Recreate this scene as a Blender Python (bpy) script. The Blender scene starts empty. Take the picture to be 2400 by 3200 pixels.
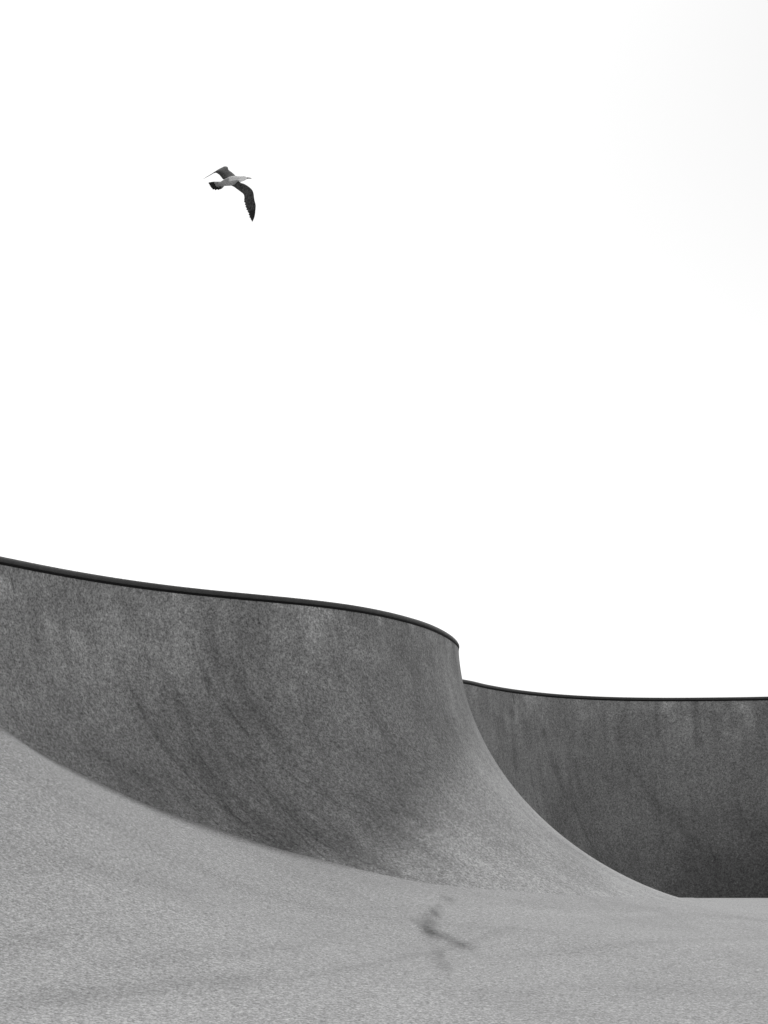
import bpy, math, random
import numpy as np
sc = bpy.context.scene
col = sc.collection
random.seed(3); rng = np.random.default_rng(5)

# ---------------------------------------------------------------- camera
EYE = 1.4
cam_d = bpy.data.cameras.new("camera"); cam = bpy.data.objects.new("camera", cam_d); col.objects.link(cam)
cam_d.sensor_fit = 'HORIZONTAL'; cam_d.sensor_width = 24.0; cam_d.lens = 50.0
cam_d.clip_end = 3000
PITCH = math.atan(925.4 / 5000)
cam.location = (0, 0, EYE); cam.rotation_euler = (math.pi/2 + PITCH, 0, 0)
sc.camera = cam
sc.render.resolution_x = 768; sc.render.resolution_y = 1024

# ---------------------------------------------------------------- sky, sun, exposure
SUN_AZ, SUN_EL = math.radians(-12), math.radians(57)      # clockwise from +Y
w = bpy.data.worlds.new("World"); sc.world = w; w.use_nodes = True
nt = w.node_tree; nt.nodes.clear()
sky = nt.nodes.new('ShaderNodeTexSky'); sky.sky_type = 'NISHITA'; sky.sun_disc = False
sky.sun_elevation = SUN_EL; sky.sun_rotation = SUN_AZ
sky.air_density = 1.5; sky.dust_density = 1.8; sky.ozone_density = 1.0; sky.altitude = 0
bw = nt.nodes.new('ShaderNodeRGBToBW'); bg = nt.nodes.new('ShaderNodeBackground'); wo = nt.nodes.new('ShaderNodeOutputWorld')
bg.inputs['Strength'].default_value = 0.15
nt.links.new(sky.outputs[0], bw.inputs[0]); nt.links.new(bw.outputs[0], bg.inputs['Color']); nt.links.new(bg.outputs[0], wo.inputs[0])
sd = bpy.data.lights.new("sun", 'SUN'); sun = bpy.data.objects.new("sun", sd); col.objects.link(sun)
sd.energy = 2.5; sd.angle = math.radians(6)
from mathutils import Vector, Matrix
sv = Vector((math.sin(SUN_AZ)*math.cos(SUN_EL), math.cos(SUN_AZ)*math.cos(SUN_EL), math.sin(SUN_EL)))
sun.rotation_euler = sv.to_track_quat('Z', 'Y').to_euler(); sun.location = (10, 10, 20)
sc.view_settings.view_transform = 'Standard'; sc.view_settings.look = 'None'
sc.view_settings.exposure = 0.14; sc.view_settings.gamma = 1.0

# ---------------------------------------------------------------- data (world metres)
H = 3.6; RT = 4.4326
L = [[-3.41, 14.044], [-3.104, 14.626], [-2.759, 15.181], [-2.373, 15.683], [-1.95, 16.116], [-1.495, 16.489], [-1.018, 16.851], [-0.59, 17.236], [-0.214, 17.705], [0.148, 18.344], [0.51, 19.228], [0.779, 20.225], [0.95, 21.164], [1.021, 21.883]]
Rr = [[1.415, 27.929], [1.933, 29.201], [2.619, 30.486], [3.556, 31.653], [4.481, 32.281], [5.369, 32.523], [6.122, 32.537], [6.909, 32.427], [7.7, 32.222]]
CR =  [[-3.24, 13.37, 2.115], [-3.032, 13.603, 1.939], [-2.863, 13.787, 1.83], [-2.512, 14.151, 1.634], [-2.024, 14.56, 1.395], [-1.502, 14.899, 1.203], [-0.952, 15.154, 1.022], [-0.598, 15.29, 0.931], [-0.301, 15.389, 0.854], [0.0, 15.499, 0.782], [0.366, 15.641, 0.705], [0.745, 15.849, 0.651], [1.139, 16.142, 0.603], [1.619, 16.627, 0.548], [2.21, 17.461, 0.482], [2.938, 18.86, 0.394]]
EXT_L = [[-9.5,-4.0],[-8.6,0.5],[-7.3,5.0],[-5.9,9.0],[-4.6,11.8]]
BEHIND_L = [[0.98,23.2],[0.55,25.2]]
BEHIND_R = [[-0.4,24.4],[0.35,26.2]]
EXT_R = [[9.6,31.2],[11.6,29.6],[13.2,27.2],[14.2,24.0],[14.6,20.0],[14.6,12.0],[14.4,4.0],[13.6,-4.0]]
EX = [(-5.2,11,2.38),(-6.5,8,2.2),(-4.2,9,1.25),(-2,9,.62),(0,9,.35),(3,9,.2),(6,9,.15),(-3,5,.5),(0,4,.1),(4,4,.05),(-4,0,.4),(0,-2,0),(6,0,0),(4.4,22.2,.13),(5.6,24,.05),(8,24,.05),(6,18,.12),(9,16,.1),(10,21,.08),(3,15,.3),(-1,12.5,.72),(1.5,13,.42)]
SL = [(0.017, 0.5, [[-3.358, 14.141, 3.509], [-3.333, 14.174, 3.412], [-3.306, 14.205, 3.295]]), (0.0227, 0.35, [[-3.326, 14.215, 3.511], [-3.316, 14.22, 3.442]]), (0.0121, 0.3, [[-2.85, 15.055, 3.522], [-2.827, 15.078, 3.443]]), (0.0437, 0.35, [[-2.436, 15.586, 3.534], [-2.408, 15.618, 3.49]]), (0.0266, 0.5, [[-1.369, 16.582, 3.545], [-1.3, 16.639, 3.539]]), (0.0118, 0.55, [[-0.96, 16.924, 3.511], [-0.935, 16.923, 3.374], [-0.917, 16.926, 3.289]]), (0.0102, 0.3, [[-0.917, 16.926, 3.289], [-0.888, 16.912, 3.1]]), (0.0145, 0.3, [[0.018, 18.075, 3.49], [0.091, 18.211, 3.414]]), (0.0219, 0.35, [[-2.275, 15.662, 2.99], [-2.192, 15.666, 2.771], [-1.998, 15.687, 2.43]]), (0.0192, 0.6, [[-1.854, 16.042, 2.852], [-1.772, 16.01, 2.61], [-1.718, 15.981, 2.465]]), (0.0222, 0.3, [[-2.031, 15.871, 2.853], [-1.959, 15.842, 2.629], [-1.817, 15.771, 2.279]]), (0.0191, 0.3, [[-1.93, 15.975, 2.862], [-1.825, 15.926, 2.54], [-1.734, 15.865, 2.3]]), (0.0155, 0.3, [[-2.178, 15.698, 2.808], [-1.827, 15.572, 2.038], [-1.538, 15.418, 1.598], [-1.178, 15.374, 1.297], [-0.564, 15.424, 0.995], [-0.362, 15.442, 0.911]]), (0.0156, 0.3, [[-2.038, 15.853, 2.826], [-1.763, 15.753, 2.182], [-1.472, 15.628, 1.732], [-1.012, 15.512, 1.296], [-0.728, 15.487, 1.118]]), (0.0125, 0.22, [[-2.078, 15.763, 2.717], [-1.793, 15.648, 2.088], [-1.506, 15.516, 1.657], [-1.092, 15.447, 1.297]]), (0.013, 0.3, [[0.28, 16.237, 1.063], [0.508, 16.217, 0.93]]), (0.1457, 0.22, [[-1.795, 16.224, 3.407], [-1.71, 16.189, 2.914], [-1.644, 16.155, 2.685]]), (0.1857, 0.18, [[-2.001, 15.704, 2.462], [-1.708, 15.442, 1.776], [-1.443, 15.283, 1.416]]), (0.2084, 0.15, [[-0.069, 17.359, 2.334], [0.172, 17.372, 1.993]]), (0.012, 0.3, [[-2.879, 15.015, 3.526], [-2.861, 15.028, 3.472]]), (0.0122, 0.2, [[-2.684, 15.293, 3.524], [-2.66, 15.306, 3.464]]), (0.0173, 0.25, [[-0.556, 17.266, 3.518], [-0.521, 17.293, 3.452]]), (0.1999, 0.12, [[-3.108, 13.725, 2.138], [-2.69, 14.297, 1.944], [-2.105, 14.822, 1.646]]), (0.0095, 0.2, [[-1.586, 15.969, 2.259], [-1.312, 15.817, 1.785], [-0.83, 15.656, 1.295]])]
SR2 = [(0.0362, 0.4, [[2.415, 30.155, 3.487], [2.439, 30.195, 3.322]]), (0.0385, 0.35, [[4.175, 32.069, 3.505], [4.185, 32.077, 3.366]]), (0.0322, 0.3, [[4.356, 32.184, 3.513], [4.354, 32.185, 3.417]]), (0.0442, 0.25, [[3.56, 31.564, 3.378], [3.578, 31.543, 2.848], [3.681, 31.564, 2.292]]), (0.156, 0.2, [[3.082, 31.039, 3.069], [3.326, 31.18, 2.16], [3.703, 31.375, 1.433]]), (0.1802, 0.15, [[2.395, 30.107, 3.198], [2.427, 29.966, 2.13]]), (0.0344, 0.2, [[1.706, 28.576, 3.219], [1.829, 28.812, 2.779]]), (0.078, 0.2, [[5.501, 32.522, 3.471], [5.506, 32.483, 2.827]]), (0.13, 0.15, [[6.278, 32.525, 3.471], [6.303, 32.476, 2.636]])]
SF = [(0.022, 0.5, [[0.318, 12.615], [0.437, 12.442], [0.537, 12.113], [0.644, 11.881]]), (0.072, 0.3, [[0.397, 13.43], [0.33, 13.07]]), (0.029, 0.4, [[0.539, 14.735], [0.606, 14.688]]), (0.038, 0.2, [[0.481, 14.121], [0.425, 13.673]]), (0.053, 0.25, [[0.389, 11.477], [0.381, 10.667]]), (0.034, 0.12, [[0.0, 10.942], [0.331, 11.418], [0.638, 12.202], [1.028, 13.247]]), (0.072, 0.12, [[-2.44, 11.051], [-2.081, 11.21], [-1.707, 11.428], [-1.337, 11.733]]), (0.067, 0.22, [[-1.846, 7.991], [-1.624, 8.268], [-1.385, 8.575], [-0.912, 9.216], [-0.542, 9.496]]), (0.058, 0.15, [[-2.127, 9.148], [-1.871, 9.465]]), (0.034, 0.12, [[-0.542, 9.496], [-0.101, 10.413], [0.216, 11.171]]), (0.06, 0.1, [[-1.59, 9.138], [-0.96, 9.922], [-0.431, 11.116]]), (0.048, 0.1, [[0.657, 11.325], [1.681, 12.398], [3.433, 14.759]]), (0.072, 0.1, [[0.567, 9.8], [1.413, 10.465], [2.394, 10.355]]), (0.072, -0.12, [[1.281, 14.638], [2.095, 15.4], [3.157, 17.095]])]

def catmull(P, n=12):
    P = np.asarray(P, float)
    P = np.vstack([2*P[0]-P[1], P, 2*P[-1]-P[-2]]); o = []
    for i in range(1, len(P)-2):
        p0, p1, p2, p3 = P[i-1:i+3]
        t1 = np.linalg.norm(p1-p0)**.5; t2 = t1+np.linalg.norm(p2-p1)**.5; t3 = t2+np.linalg.norm(p3-p2)**.5
        for t in np.linspace(t1, t2, n, endpoint=False):
            A1 = (t1-t)/t1*p0+t/t1*p1; A2 = (t2-t)/(t2-t1)*p1+(t-t1)/(t2-t1)*p2; A3 = (t3-t)/(t3-t2)*p2+(t-t2)/(t3-t2)*p3
            B1 = (t2-t)/t2*A1+t/t2*A2; B2 = (t3-t)/(t3-t1)*A2+(t-t1)/(t3-t1)*A3
            o.append((t2-t)/(t2-t1)*B1+(t-t1)/(t2-t1)*B2)
    o.append(P[-2]); return np.array(o)

def resample(C, step):
    s = np.r_[0, np.cumsum(np.hypot(*np.diff(C, axis=0).T))]
    n = max(2, int(s[-1]/step)); t = np.linspace(0, s[-1], n+1)
    return np.c_[np.interp(t, s, C[:, 0]), np.interp(t, s, C[:, 1])]

def smooth(C, k):
    for _ in range(k):
        D = C.copy(); D[1:-1] = .25*C[:-2]+.5*C[1:-1]+.25*C[2:]; C = D
    return C

def normals(C):      # pointing into the bowl (right of travel direction)
    T = np.gradient(C, axis=0); T /= np.hypot(T[:, 0], T[:, 1])[:, None]
    N = np.c_[T[:, 1], -T[:, 0]]
    return N

# ---------------------------------------------------------------- object helpers
def tag(o, **k):
    for a, b in k.items(): o[a] = b
def empty(name, loc=(0, 0, 0)):
    o = bpy.data.objects.new(name, None); o.location = loc; col.objects.link(o); return o
def mesh(name, V, F, mat, parent=None, sm=True, attrs=None):
    V = np.asarray(V, float); me = bpy.data.meshes.new(name)
    F = np.asarray(F, np.int32) if not isinstance(F, list) else F
    if isinstance(F, np.ndarray):
        me.vertices.add(len(V)); me.vertices.foreach_set('co', V.ravel())
        k = F.shape[1]; me.loops.add(F.size); me.loops.foreach_set('vertex_index', F.ravel())
        me.polygons.add(len(F)); me.polygons.foreach_set('loop_start', np.arange(0, F.size, k)); me.polygons.foreach_set('loop_total', np.full(len(F), k))
        me.update(calc_edges=True)
    else:
        me.from_pydata(V.tolist(), [], F)
    me.validate()
    if sm: me.polygons.foreach_set('use_smooth', np.ones(len(me.polygons), bool))
    for a, v in (attrs or {}).items():
        at = me.attributes.new(a, 'FLOAT', 'POINT'); at.data.foreach_set('value', np.asarray(v, np.float32).ravel())
    for m in (mat if isinstance(mat, (list, tuple)) else [mat]): me.materials.append(m)
    o = bpy.data.objects.new(name, me); col.objects.link(o)
    if parent: o.parent = parent
    return o
def gridfaces(nu, nv, flip=False, closed_v=False):
    i, j = np.meshgrid(np.arange(nu-1), np.arange(nv if closed_v else nv-1), indexing='ij'); i = i.ravel(); j = j.ravel(); j2 = (j+1) % nv
    F = np.c_[i*nv+j, (i+1)*nv+j, (i+1)*nv+j2, i*nv+j2]
    return F[:, ::-1].copy() if flip else F

def segdist(P, A, B):
    P = P.astype(float); ab = B-A; t = np.clip(((P-A)@ab)/(ab@ab+1e-12), 0, 1)
    return np.sqrt(((P-A-t[:, None]*ab)**2).sum(1))
def stain_shade(P, strokes, seed=0, gain=1.0):
    s = np.zeros(len(P)); r = np.random.default_rng(seed)
    for wd, st, pts in strokes:
        pts = np.array(pts, float)
        if len(pts) > 2: 
            t = np.arange(len(pts)); tt = np.linspace(0, len(pts)-1, 4*len(pts)); 
            from_c = np.stack([np.interp(tt, t, pts[:, k]) for k in range(pts.shape[1])], 1)
            for _ in range(3): from_c[1:-1] = .25*from_c[:-2]+.5*from_c[1:-1]+.25*from_c[2:]
            pts = from_c
        lo = pts.min(0)-4*wd; hi = pts.max(0)+4*wd
        m = np.where(((P >= lo) & (P <= hi)).all(1))[0]
        if not len(m): continue
        Q = P[m]; d = np.full(len(m), 1e9); al = np.zeros(len(m)); n = len(pts)-1
        for k in range(n):
            dk = segdist(Q, pts[k], pts[k+1]); al = np.where(dk < d, (k+.5)/n, al); d = np.minimum(d, dk)
        fade = np.clip(np.minimum(al, 1-al)*4+.35, 0, 1)
        s[m] += gain*st*np.exp(-(d/(wd*.6))**2)*fade
    return s

# ---------------------------------------------------------------- materials (monochrome place)
def nodes(name):
    m = bpy.data.materials.new(name); m.use_nodes = True; nt = m.node_tree; nt.nodes.clear()
    out = nt.nodes.new('ShaderNodeOutputMaterial'); b = nt.nodes.new('ShaderNodeBsdfPrincipled'); nt.links.new(b.outputs[0], out.inputs[0])
    return m, nt, b
def math_(nt, op, a, b=None, c=None):
    n = nt.nodes.new('ShaderNodeMath'); n.operation = op
    for k, v in enumerate((a, b, c)):
        if v is None: continue
        if isinstance(v, (int, float)): n.inputs[k].default_value = v
        else: nt.links.new(v, n.inputs[k])
    return n.outputs[0]
def noise(nt, vec, scale, detail=3, rough=.55):
    n = nt.nodes.new('ShaderNodeTexNoise'); n.inputs['Scale'].default_value = scale; n.inputs['Detail'].default_value = detail
    n.inputs['Roughness'].default_value = rough; nt.links.new(vec, n.inputs['Vector']); return n.outputs['Fac']
def concrete(name, base, mottle=.35, streak=0.0, grain=.5, rough=.75, gs=75, low=(1, 1, 1)):
    m, nt, b = nodes(name)
    tc = nt.nodes.new('ShaderNodeTexCoord').outputs['Object']
    mp = nt.nodes.new('ShaderNodeMapping'); mp.inputs['Scale'].default_value = low; nt.links.new(tc, mp.inputs[0])
    big = noise(nt, mp.outputs[0], .7, 5, .6); mid = noise(nt, tc, 3.2, 4, .6); fine = noise(nt, tc, gs, 2, .6); fine2 = noise(nt, tc, gs*.45, 2, .6)
    def mod(f, n, amt, lo=.15):
        return math_(nt, 'MULTIPLY', f, math_(nt, 'MAXIMUM', math_(nt, 'MULTIPLY_ADD', n, amt, 1-amt*.5), lo))
    f = mod(mod(mod(mod(1.0, big, mottle*3.2), mid, mottle*1.0), fine, grain*3), fine2, grain*1.8)
    if streak:
        at = nt.nodes.new('ShaderNodeAttribute'); at.attribute_name = 'along'
        dn = nt.nodes.new('ShaderNodeAttribute'); dn.attribute_name = 'down'
        cx = nt.nodes.new('ShaderNodeCombineXYZ'); nt.links.new(at.outputs['Fac'], cx.inputs[0])
        nt.links.new(math_(nt, 'MULTIPLY', dn.outputs['Fac'], .16), cx.inputs[1])
        st = noise(nt, cx.outputs[0], 5.0, 5, .65)
        f = mod(f, st, streak*4)
        # scattered paler blotches on the upper metre, fading out downwards
        bl = math_(nt, 'SUBTRACT', noise(nt, tc, 1.9, 3, .5), .47)
        up = math_(nt, 'SUBTRACT', 1.0, math_(nt, 'MINIMUM', math_(nt, 'MULTIPLY', dn.outputs['Fac'], .75), 1.0))
        bl = math_(nt, 'MULTIPLY', math_(nt, 'MULTIPLY', math_(nt, 'MAXIMUM', bl, 0.0), up), 3.0)
        f = math_(nt, 'MULTIPLY', f, math_(nt, 'ADD', 1.0, math_(nt, 'MINIMUM', bl, .45)))
    sa = nt.nodes.new('ShaderNodeAttribute'); sa.attribute_name = 'stain_shade'  # drips and wheel marks, plus the shade painted on the walls
    br = math_(nt, 'MULTIPLY_ADD', noise(nt, tc, 22, 3, .7), 1.2, .4)
    f = math_(nt, 'MULTIPLY', f, math_(nt, 'SUBTRACT', 1.0, math_(nt, 'MINIMUM', math_(nt, 'MULTIPLY', sa.outputs['Fac'], br), .85)))
    f = math_(nt, 'MULTIPLY', f, base)
    cc = nt.nodes.new('ShaderNodeCombineColor'); [nt.links.new(f, cc.inputs[k]) for k in range(3)]
    nt.links.new(cc.outputs[0], b.inputs['Base Color']); b.inputs['Roughness'].default_value = rough
    bp = nt.nodes.new('ShaderNodeBump'); bp.inputs['Strength'].default_value = .35; bp.inputs['Distance'].default_value = .004
    nt.links.new(fine, bp.inputs['Height']); nt.links.new(bp.outputs[0], b.inputs['Normal'])
    return m
def plain(name, g, rough=.6, metal=0, nscale=30, amt=.3):
    m, nt, b = nodes(name); tc = nt.nodes.new('ShaderNodeTexCoord').outputs['Object']
    f = math_(nt, 'MULTIPLY', math_(nt, 'MAXIMUM', math_(nt, 'MULTIPLY_ADD', noise(nt, tc, nscale, 3), amt*2, 1-amt), .1), g)
    cc = nt.nodes.new('ShaderNodeCombineColor'); [nt.links.new(f, cc.inputs[k]) for k in range(3)]
    nt.links.new(cc.outputs[0], b.inputs['Base Color']); b.inputs['Roughness'].default_value = rough; b.inputs['Metallic'].default_value = metal
    return m
M_WALL = concrete('wall_concrete', .30, mottle=.36, streak=.16, grain=.85, rough=.85, gs=52)
M_FLOOR = concrete('floor_concrete', .245, mottle=.16, grain=.9, rough=.9, gs=75, low=(.5, .25, 1))
M_PIPE = plain('worn_steel', .06, .6, .0, 12, .5)
M_GAP = plain('gap_shade_black', .003, 1.0)  # black colour standing in for shade below the coping
def feathers(name, g, t, nscale, amt):
    m = plain(name, g, .85, 0, nscale, amt); nt = m.node_tree; b = nt.nodes['Principled BSDF']; out = [n for n in nt.nodes if n.type == 'OUTPUT_MATERIAL'][0]
    tr = nt.nodes.new('ShaderNodeBsdfTranslucent'); mx = nt.nodes.new('ShaderNodeMixShader'); mx.inputs[0].default_value = t
    nt.links.new(b.inputs['Base Color'].links[0].from_socket, tr.inputs[0]); nt.links.new(b.outputs[0], mx.inputs[1]); nt.links.new(tr.outputs[0], mx.inputs[2]); nt.links.new(mx.outputs[0], out.inputs[0])
    return m
M_DECK = concrete('deck_concrete', .30, mottle=.2, grain=.3)

# ---------------------------------------------------------------- rims
left_rim = np.array(EXT_L + L, float)
def refine(C, lo, hi, fine, coarse):      # denser stations along the stretch lo < y < hi
    s = np.r_[0, np.cumsum(np.hypot(*np.diff(C, axis=0).T))]; t = [0.0]
    while t[-1] < s[-1]:
        y = np.interp(t[-1], s, C[:, 1]); t.append(t[-1]+(fine if lo < y < hi else coarse))
    t = np.array(t[:-1]); return np.c_[np.interp(t, s, C[:, 0]), np.interp(t, s, C[:, 1])]
LC = refine(smooth(resample(catmull(np.vstack([left_rim, BEHIND_L])), .02), 60), 12, 23.5, .012, .06)
RC = refine(smooth(resample(catmull(np.vstack([BEHIND_R, Rr, EXT_R])), .03), 60), 26, 40, .022, .08)
PHI = np.linspace(0, math.pi/2, 421)

def wall(C, prof_d, prof_z, name, label, strokes, seed, gain, turn=1, lines=None, shade_patches=()):
    N = normals(C); N = smooth(N, 30); N /= np.hypot(N[:, 0], N[:, 1])[:, None]
    root = empty(name, (float(C[len(C)//2, 0]), float(C[len(C)//2, 1]), 0)); o = np.array(root.location)
    tag(root, label=label, category='skate ramp', group='curved concrete ramps of the skate bowl')
    X = C[:, None, 0]+N[:, None, 0]*prof_d[None]; Y = C[:, None, 1]+N[:, None, 1]*prof_d[None]; Z = np.broadcast_to(prof_z[None], X.shape)
    V = np.stack([X, Y, Z], 2).reshape(-1, 3)
    s = np.r_[0, np.cumsum(np.hypot(*np.diff(C, axis=0).T))]
    along = np.repeat(s, len(prof_d)); sd_ = np.r_[0, np.cumsum(np.hypot(np.diff(prof_d), np.diff(prof_z)))]; down = np.tile(sd_, len(C))
    st = stain_shade(V, strokes, seed, gain)
    # short grime drips and rubber scuffs of varied length right under the coping
    r = np.random.default_rng(seed)
    for k in range(int(s[-1]*2.2)):
        u0 = r.uniform(0, s[-1]); ln = r.uniform(.05, .35); wd = r.uniform(.008, .025); a = r.uniform(.08, .42)
        m = (np.abs(along-u0) < .12) & (down < ln*1.6)
        st[m] += a*np.exp(-((along[m]-u0-.06*down[m])/wd)**2)*np.clip(1-down[m]/ln, 0, 1)
    # families of long faint wheel lines that sweep down the wall and turn with the bowl
    for k in range(int(s[-1]*5)):
        u0 = r.uniform(0, s[-1]); d0 = r.uniform(.2, 2.2) if k % 3 else r.uniform(.1, .8); ln = r.uniform(.7, 3.6) if k % 3 else r.uniform(.2, .9)
        b_ = r.normal(.08, .10); c_ = turn*abs(r.normal(.17, .10)); wd = r.choice([.007, .010, .016, .05, .09]); a = r.uniform(.07, .26)*(.55 if wd > .03 else 1)*.9
        if lines is not None and k % 2: u0 = r.normal(lines[0], lines[1])
        m = np.where((along > u0-1.2) & (along < u0+3.5) & (down > d0-.1) & (down < d0+ln))[0]
        v = down[m]-d0; uc = u0+b_*v+c_*v*v; sl = b_+2*c_*v
        w1 = np.clip(np.minimum(v/.25, (ln-v)/(.35*ln)), 0, 1)
        st[m] += a*w1*np.exp(-((along[m]-uc)/np.sqrt(1+sl*sl)/wd)**2)
    for u0, v0, ru, rv, a in shade_patches:      # broad soft patches of shade painted into the wall colour
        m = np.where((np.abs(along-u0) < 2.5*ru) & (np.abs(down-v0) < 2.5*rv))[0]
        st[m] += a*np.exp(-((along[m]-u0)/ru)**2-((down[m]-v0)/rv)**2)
    mesh('transition_wall', V-o, gridfaces(len(C), len(prof_d), flip=True), M_WALL, root, attrs={'stain_shade': st, 'along': along, 'down': down})
    # steel coping: a round tube standing slightly proud of the wall, seam of shadow under it
    K = C[::3]; NK = N[::3]; a = np.linspace(0, 2*math.pi, 17)[:-1]; R = COPE
    off = R*np.cos(a)-.6*R; zz = H-R+R*np.sin(a)
    V = np.stack([K[:, None, 0]+NK[:, None, 0]*off, K[:, None, 1]+NK[:, None, 1]*off, np.broadcast_to(zz, (len(K), 16))], 2).reshape(-1, 3)
    mesh('coping', V-o, gridfaces(len(K), 16, flip=False, closed_v=True), M_PIPE, root)
    # near-black strip that paints the shadow in the gap under the tube
    pr = np.array([(-.02, H-1.5*R), (GAPOUT, H-1.55*R), (GAPOUT, H-2.3*R), (-.02, H-2.4*R)])
    V = np.stack([K[:, None, 0]+NK[:, None, 0]*pr[:, 0], K[:, None, 1]+NK[:, None, 1]*pr[:, 0], np.broadcast_to(pr[:, 1], (len(K), 4))], 2).reshape(-1, 3)
    mesh('gap_shade', V-o, gridfaces(len(K), 4, closed_v=True), M_GAP, root, sm=False)
    # deck behind: flat top 3 m wide, then an earth bank down to the ground
    pr = np.array([(-.01, H-.035), (-3.0, H-.03), (-9, -.1)]); K = C[::20]; NK = smooth(N[::20].copy(), 4)
    V = np.stack([K[:, None, 0]+NK[:, None, 0]*pr[:, 0], K[:, None, 1]+NK[:, None, 1]*pr[:, 0], np.broadcast_to(pr[:, 1], (len(K), 3))], 2).reshape(-1, 3)
    mesh('deck', V-o, gridfaces(len(K), 3), M_DECK, root, sm=False)
    return root
COPE = .032; GAPOUT = .007
pd = RT*(1-np.cos(PHI))+.035*np.sin(2*PHI); pz = H*(1-np.sin(PHI))
q = np.linspace(0, math.pi/2, 25)[1:]
def A_(C, x, y):
    s = np.r_[0, np.cumsum(np.hypot(*np.diff(C, axis=0).T))]; return float(s[np.hypot(C[:, 0]-x, C[:, 1]-y).argmin()])
pd_l = np.r_[pd, RT+1.2*np.sin(q)]; pz_l = np.r_[pz, -2.6*(1-np.cos(q))]
pd_r = 3.5*(1-np.cos(PHI)); pz_r = H-6*np.sin(PHI)
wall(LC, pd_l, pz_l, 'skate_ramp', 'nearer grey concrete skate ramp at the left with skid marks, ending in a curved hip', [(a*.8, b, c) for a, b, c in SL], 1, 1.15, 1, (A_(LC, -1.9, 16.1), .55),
     [(A_(LC, -3.2, 14.4), 2.7, 1.3, 1.1, .30), (A_(LC, -2.2, 15.8), 3.2, 1.3, 1.1, .16), (A_(LC, -1.6, 16.4), 3.6, 1.5, 1.2, .18), (A_(LC, -.3, 17.5), 3.0, 1.2, 1.0, .10)])  # painted shade that darkens the lower left wall
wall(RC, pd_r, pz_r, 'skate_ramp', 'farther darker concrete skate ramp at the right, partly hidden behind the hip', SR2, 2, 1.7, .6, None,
     [(A_(RC, 8.1, 32.2), 4.4, 2.6, 2.2, .58), (A_(RC, 4.5, 32.2), 4.4, 2.6, 1.5, .28), (A_(RC, 9.6, 31.2), 3.6, 2.0, 3.5, .3)])  # painted shade, deepest at the bottom right of the far wall

# ---------------------------------------------------------------- bowl floor (height field over the whole ground)
P_ = np.array(CR+EX, float)
def K_(a, b):
    r = np.hypot(a[:, None, 0]-b[None, :, 0], a[:, None, 1]-b[None, :, 1]); return np.where(r > 1e-9, r*r*np.log(r+1e-12), 0)
n_ = len(P_); A_ = K_(P_, P_)+np.eye(n_)*.003; Q_ = np.c_[np.ones(n_), P_[:, :2]]
w_ = np.linalg.solve(np.block([[A_, Q_], [Q_.T, np.zeros((3, 3))]]), np.r_[P_[:, 2], 0, 0, 0])
def sst(a, b, x):
    t = np.clip((x-a)/(b-a), 0, 1); return t*t*(3-2*t)
def floor_z(X):
    o = np.empty(len(X))
    for i in range(0, len(X), 20000):
        x = X[i:i+20000]; o[i:i+20000] = K_(x, P_)@w_[:n_]+np.c_[np.ones(len(x)), x]@w_[n_:]
    d = np.hypot(X[:, 0], X[:, 1]-12); k = 1-sst(12, 24, d)
    o = o*k+.0*(1-k)
    cap = .088+.035*(24.3-X[:, 1])+1.5*(1-sst(2.4, 4.2, X[:, 0]))+.5*(1-sst(8, 16, X[:, 1]))
    e_ = np.clip(.5+(o-cap)/.12, 0, 1); o = np.where(X[:, 1] < 30, o*(1-e_)+cap*e_-.06*e_*(1-e_), o)
    g_ = sst(3.6, 5.0, X[:, 0])*sst(18, 22, X[:, 1])*(1-sst(24.5, 27, X[:, 1]))*(1-sst(9, 13, X[:, 0])); o = o*(1-g_)+(cap+.006)*g_
    lip = lip_y(X[:, 0]); t = np.clip(X[:, 1]-lip, 0, 3.2)
    o -= np.where(X[:, 1] > lip, .052*t+.22*t*t, 0)
    return o
def lip_y(x): return 24.3+.0*x
def axis(a, b, st, far):
    m = np.arange(a, b+1e-6, st); g = []; v = st
    x = b
    while x < far: v *= 1.25; x += v; g.append(x)
    h = []; v = st; x = a
    while x > -far: v *= 1.25; x -= v; h.append(x)
    return np.r_[h[::-1], m, g]
gx = axis(-5, 9, .03, 600); gy = axis(6, 27, .04, 600)
X, Y = np.meshgrid(gx, gy, indexing='ij'); XY = np.c_[X.ravel(), Y.ravel()]
Z = floor_z(XY)
sq = lambda c: [[x, y/7] for x, y in c]
XS = np.c_[X.ravel(), Y.ravel()/7]
arcs = [(a*.9, b*.8, sq(c)) for a, b, c in SF[5:]]
scuff = [(.075, .26, sq(SF[0][2])), (.035, .16, sq(SF[0][2])), (.05, .22, sq([[.34, 12.75], [.318, 12.6], [.36, 12.5]])), (.045, .22, sq([[.40, 13.75], [.44, 13.5]])), (.10, .30, sq([[.40, 13.4], [.33, 13.0], [.36, 12.5]])), (.05, .3, sq(SF[2][2])), (.05, .2, sq(SF[3][2])), (.075, .26, sq([[.37, 11.6], [.385, 11.0], [.40, 10.5]])),
         (.03, .14, sq([[.20, 13.2], [.25, 13.0], [.33, 12.8]]))]
st = stain_shade(XS, arcs+scuff, 4, 1.2)
r = np.random.default_rng(9)
vis = np.where((XY[:, 0] > -6) & (XY[:, 0] < 10) & (XY[:, 1] > 4) & (XY[:, 1] < 27))[0]; VX = XY[vis]; acc = np.zeros(len(vis))
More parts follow.
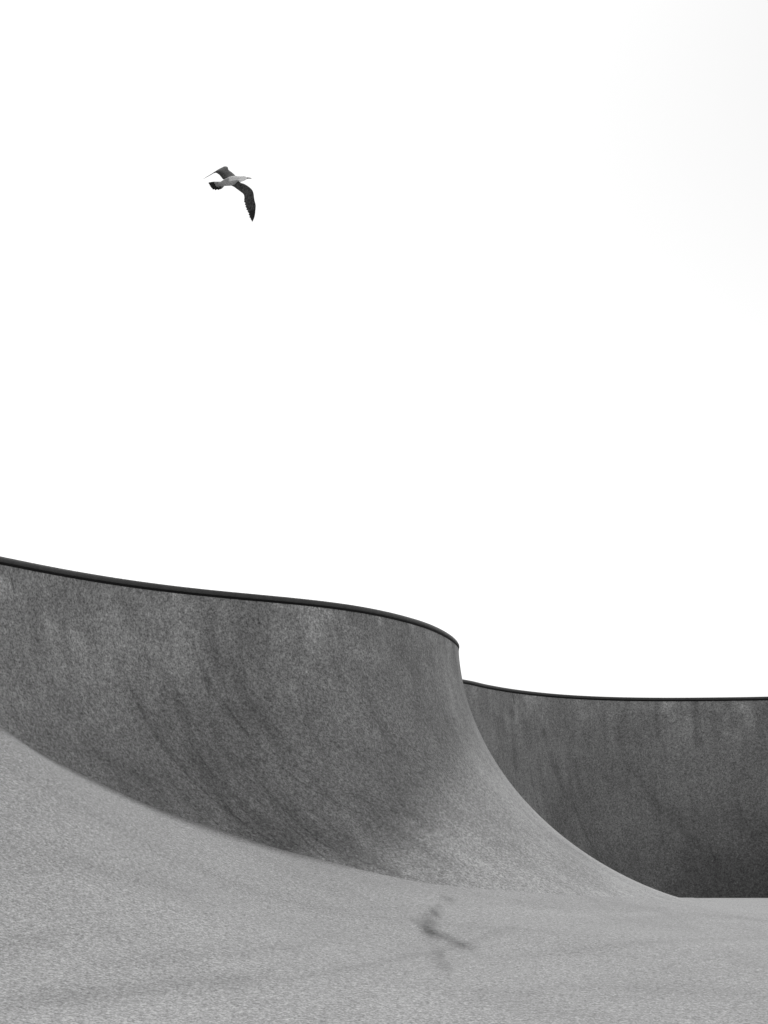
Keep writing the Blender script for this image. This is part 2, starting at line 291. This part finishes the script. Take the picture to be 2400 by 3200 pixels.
for k in range(70):      # wheel tracks: long arcs of large radius across the floor
    cx, cy, rad = r.uniform(-4, 8), r.uniform(6, 24), r.uniform(3, 25); th = r.uniform(0, 2*math.pi); ox, oy = cx+rad*math.cos(th), cy+rad*math.sin(th)
    d = np.abs(np.hypot(VX[:, 0]-ox, VX[:, 1]-oy)-rad); near = np.hypot(VX[:, 0]-cx, VX[:, 1]-cy); wd = r.choice([.03, .05, .16, .3])
    acc += r.uniform(.025, .10)*np.exp(-(d/wd)**2)*np.exp(-(near/r.uniform(1, 4))**2)
st[vis] += acc
fl = mesh('bowl_floor', np.c_[XY, Z], gridfaces(len(gx), len(gy)), M_FLOOR, attrs={'stain_shade': st})
fl['kind'] = 'structure'

# ---------------------------------------------------------------- seagull
def gull():
    S = .0035
    O = Vector((-480, 1025, 5000)).normalized()
    fwd = Vector((0, math.cos(PITCH), math.sin(PITCH))); up = Vector((0, -math.sin(PITCH), math.cos(PITCH)))
    loc = Vector((0, 0, EYE)) + (fwd*5000+Vector((1, 0, 0))*(-480)+up*1025)*S
    DG = 5000*S
    B = lambda px, py, dep: ((px-1200)*S*(1+dep/DG)+480*S, dep, (1600-py)*S*(1+dep/DG)-1025*S)     # local: x right, y away, z up
    V = []; F = []; mi = []
    def add(vs, fs, m):
        b = len(V); V.extend(vs)
        for k, f in enumerate(fs): F.append([b+i for i in f]); mi.append(m[k] if isinstance(m, list) else m)
    # body: ellipse sections from the tail root to the bill
    secs = [(683, 577, 5, 9, 0), (692, 574, 8, 10, .0), (703, 570.5, 11, 12, 0), (716, 567, 14, 14, 0), (728, 565, 15, 15, 0), (738, 563, 14, 14, 0), (746, 561, 11.5, 11.5, 0),
            (753, 559.5, 9, 9, 0), (759, 558, 8.2, 8, 0), (765, 556.8, 7, 7, 0), (769, 556.5, 4.6, 5, 0), (771.5, 556.6, 2.6, 2.6, 1), (777, 556.2, 2.0, 2, 1), (783, 557, 1.7, 1.6, 1), (786.5, 558.6, .5, .5, 1)]
    n = 14; vs = []; 
    for (x, y, rz, ry, m) in secs:
        for k in range(n):
            a = 2*math.pi*k/n; vs.append(B(x-(rz*.12)*math.sin(a), y-rz*math.sin(a), ry*S*math.cos(a)))
    fs = []; ms = []
    for i in range(len(secs)-1):
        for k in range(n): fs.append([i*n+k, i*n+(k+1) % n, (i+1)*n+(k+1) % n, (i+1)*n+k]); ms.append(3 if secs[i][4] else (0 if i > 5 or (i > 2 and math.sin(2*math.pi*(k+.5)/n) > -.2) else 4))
    fs.append(list(range(n))); ms.append(0); fs.append([(len(secs)-1)*n+k for k in range(n)][::-1]); ms.append(3)
    add(vs, fs, ms)
    # tail fan: feathers, pale grey with a black band at the tip
    tips = [(652, 572.5), (654.5, 577), (657, 581.5), (660, 586), (664, 590.5), (671, 592.5), (680, 592.3), (686.5, 590)]
    for k, (tx, ty) in enumerate(tips):
        f = k/(len(tips)-1); rx, ry = 694+6*f, 570+9*f; dep = (f-.5)*-.10
        d = Vector((tx-rx, ty-ry)); pn = Vector((-d.y, d.x)).normalized()
        for (t0, t1, m) in ((0, .6, 4), (.6, 1, 2)):
            q = []
            for t, w0 in ((t0, 2.4 if t0 == 0 else 4.2), (t1, 4.2 if t1 < 1 else 2.6)):
                for sgn in (-1, 1):
                    for th in (-1, 1):
                        c = Vector((rx, ry))+d*t+pn*w0*sgn; q.append(B(c.x, c.y, dep*t+th*.0025+.002*k))
            add(q, [[0, 1, 3, 2], [4, 6, 7, 5], [0, 4, 5, 1], [2, 3, 7, 6], [0, 2, 6, 4], [1, 5, 7, 3]], m)
    # wings: chordwise lens sections; lead / trail outlines with depth towards (near) or away (far)
    def wing(secs, dep_fn, dark_from, flip=False):
        n = 6; vs = []
        for i, (l, t, th) in enumerate(secs):
            f = i/(len(secs)-1); dz = dep_fn(f)
            prof = [(0, 0), (.12, 1), (.45, .9), (1, .15), (1, -.15), (.45, -.35), (.12, -.5)]
            for c, h in prof:
                x = l[0]+(t[0]-l[0])*c; y = l[1]+(t[1]-l[1])*c
                vs.append(B(x, y, dz-(h*th)+ .05*c*(0 if flip else 1)))
        n = 7; fs = []; ms = []
        for i in range(len(secs)-1):
            for k in range(n):
                fs.append([i*n+k, i*n+(k+1) % n, (i+1)*n+(k+1) % n, (i+1)*n+k]); ms.append(2 if i/(len(secs)-1) >= dark_from else 1)
        fs.append(list(range(n))[::-1]); ms.append(1); fs.append([(len(secs)-1)*n+k for k in range(n)]); ms.append(2)
        add(vs, fs, ms)
    lead = [(745, 566), (752, 571), (762, 574), (772, 579.5), (782, 587), (789, 595), (792.5, 605), (794, 617), (796, 628), (799, 640), (799, 650), (798, 660), (797, 670), (794.5, 681), (791.5, 688), (789, 693)]
    trail = [(722, 580), (731, 584), (742, 592), (753, 600), (761, 607), (763.5, 616), (763, 626), (766, 635), (768, 643), (770.5, 651), (774, 659), (778, 667), (780, 675), (783, 683), (786, 688.5), (787.6, 692.5)]
    L2 = catmull(lead, 4); T2 = catmull(trail, 4); n_w = len(L2); sec = []
    for i in range(n_w):
        j = 0
        if i > n_w*.42: j = (2.6 if i % 4 == 2 else 1.2 if i % 4 == 1 else -.6 if i % 4 == 0 else .4)*min(1, (n_w-i)/12)
        sec.append((L2[i], T2[i]+np.array([-j, -.2*j]), .012*(1-i/n_w)+.0015))
    wing(sec, lambda f: -.035-.30*math.sin(f*2.2), .70)
    lead = [(738, 552), (733, 546), (724, 538), (714, 530), (711.5, 522), (703, 519.5), (694, 523), (684, 528), (675, 533.5), (666, 539.5), (656, 546), (645, 552.5), (635, 559)]
    trail = [(708, 562), (697, 560), (691, 553), (685, 546), (679, 542), (676, 540.5), (674, 540), (671, 540.8), (667, 542), (661, 545.5), (652, 550.6), (643, 555.4), (634.4, 560)]
    L2 = catmull(lead, 4); T2 = catmull(trail, 4)
    sec = [(L2[i], T2[i], .010*(1-i/len(L2))+.0012) for i in range(len(L2))]
    wing(sec, lambda f: .035+.42*math.sin(f*1.9), .52, True)
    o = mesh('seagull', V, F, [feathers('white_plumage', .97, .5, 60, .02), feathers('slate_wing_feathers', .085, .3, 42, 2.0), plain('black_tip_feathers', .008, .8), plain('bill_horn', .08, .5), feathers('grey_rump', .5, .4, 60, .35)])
    o.data.polygons.foreach_set('material_index', mi)
    o.location = loc; o.rotation_euler = (PITCH, 0, 0)
    tag(o, label='seagull gliding in the open sky with dark wings, pale body and black tail band', category='bird')
gull()
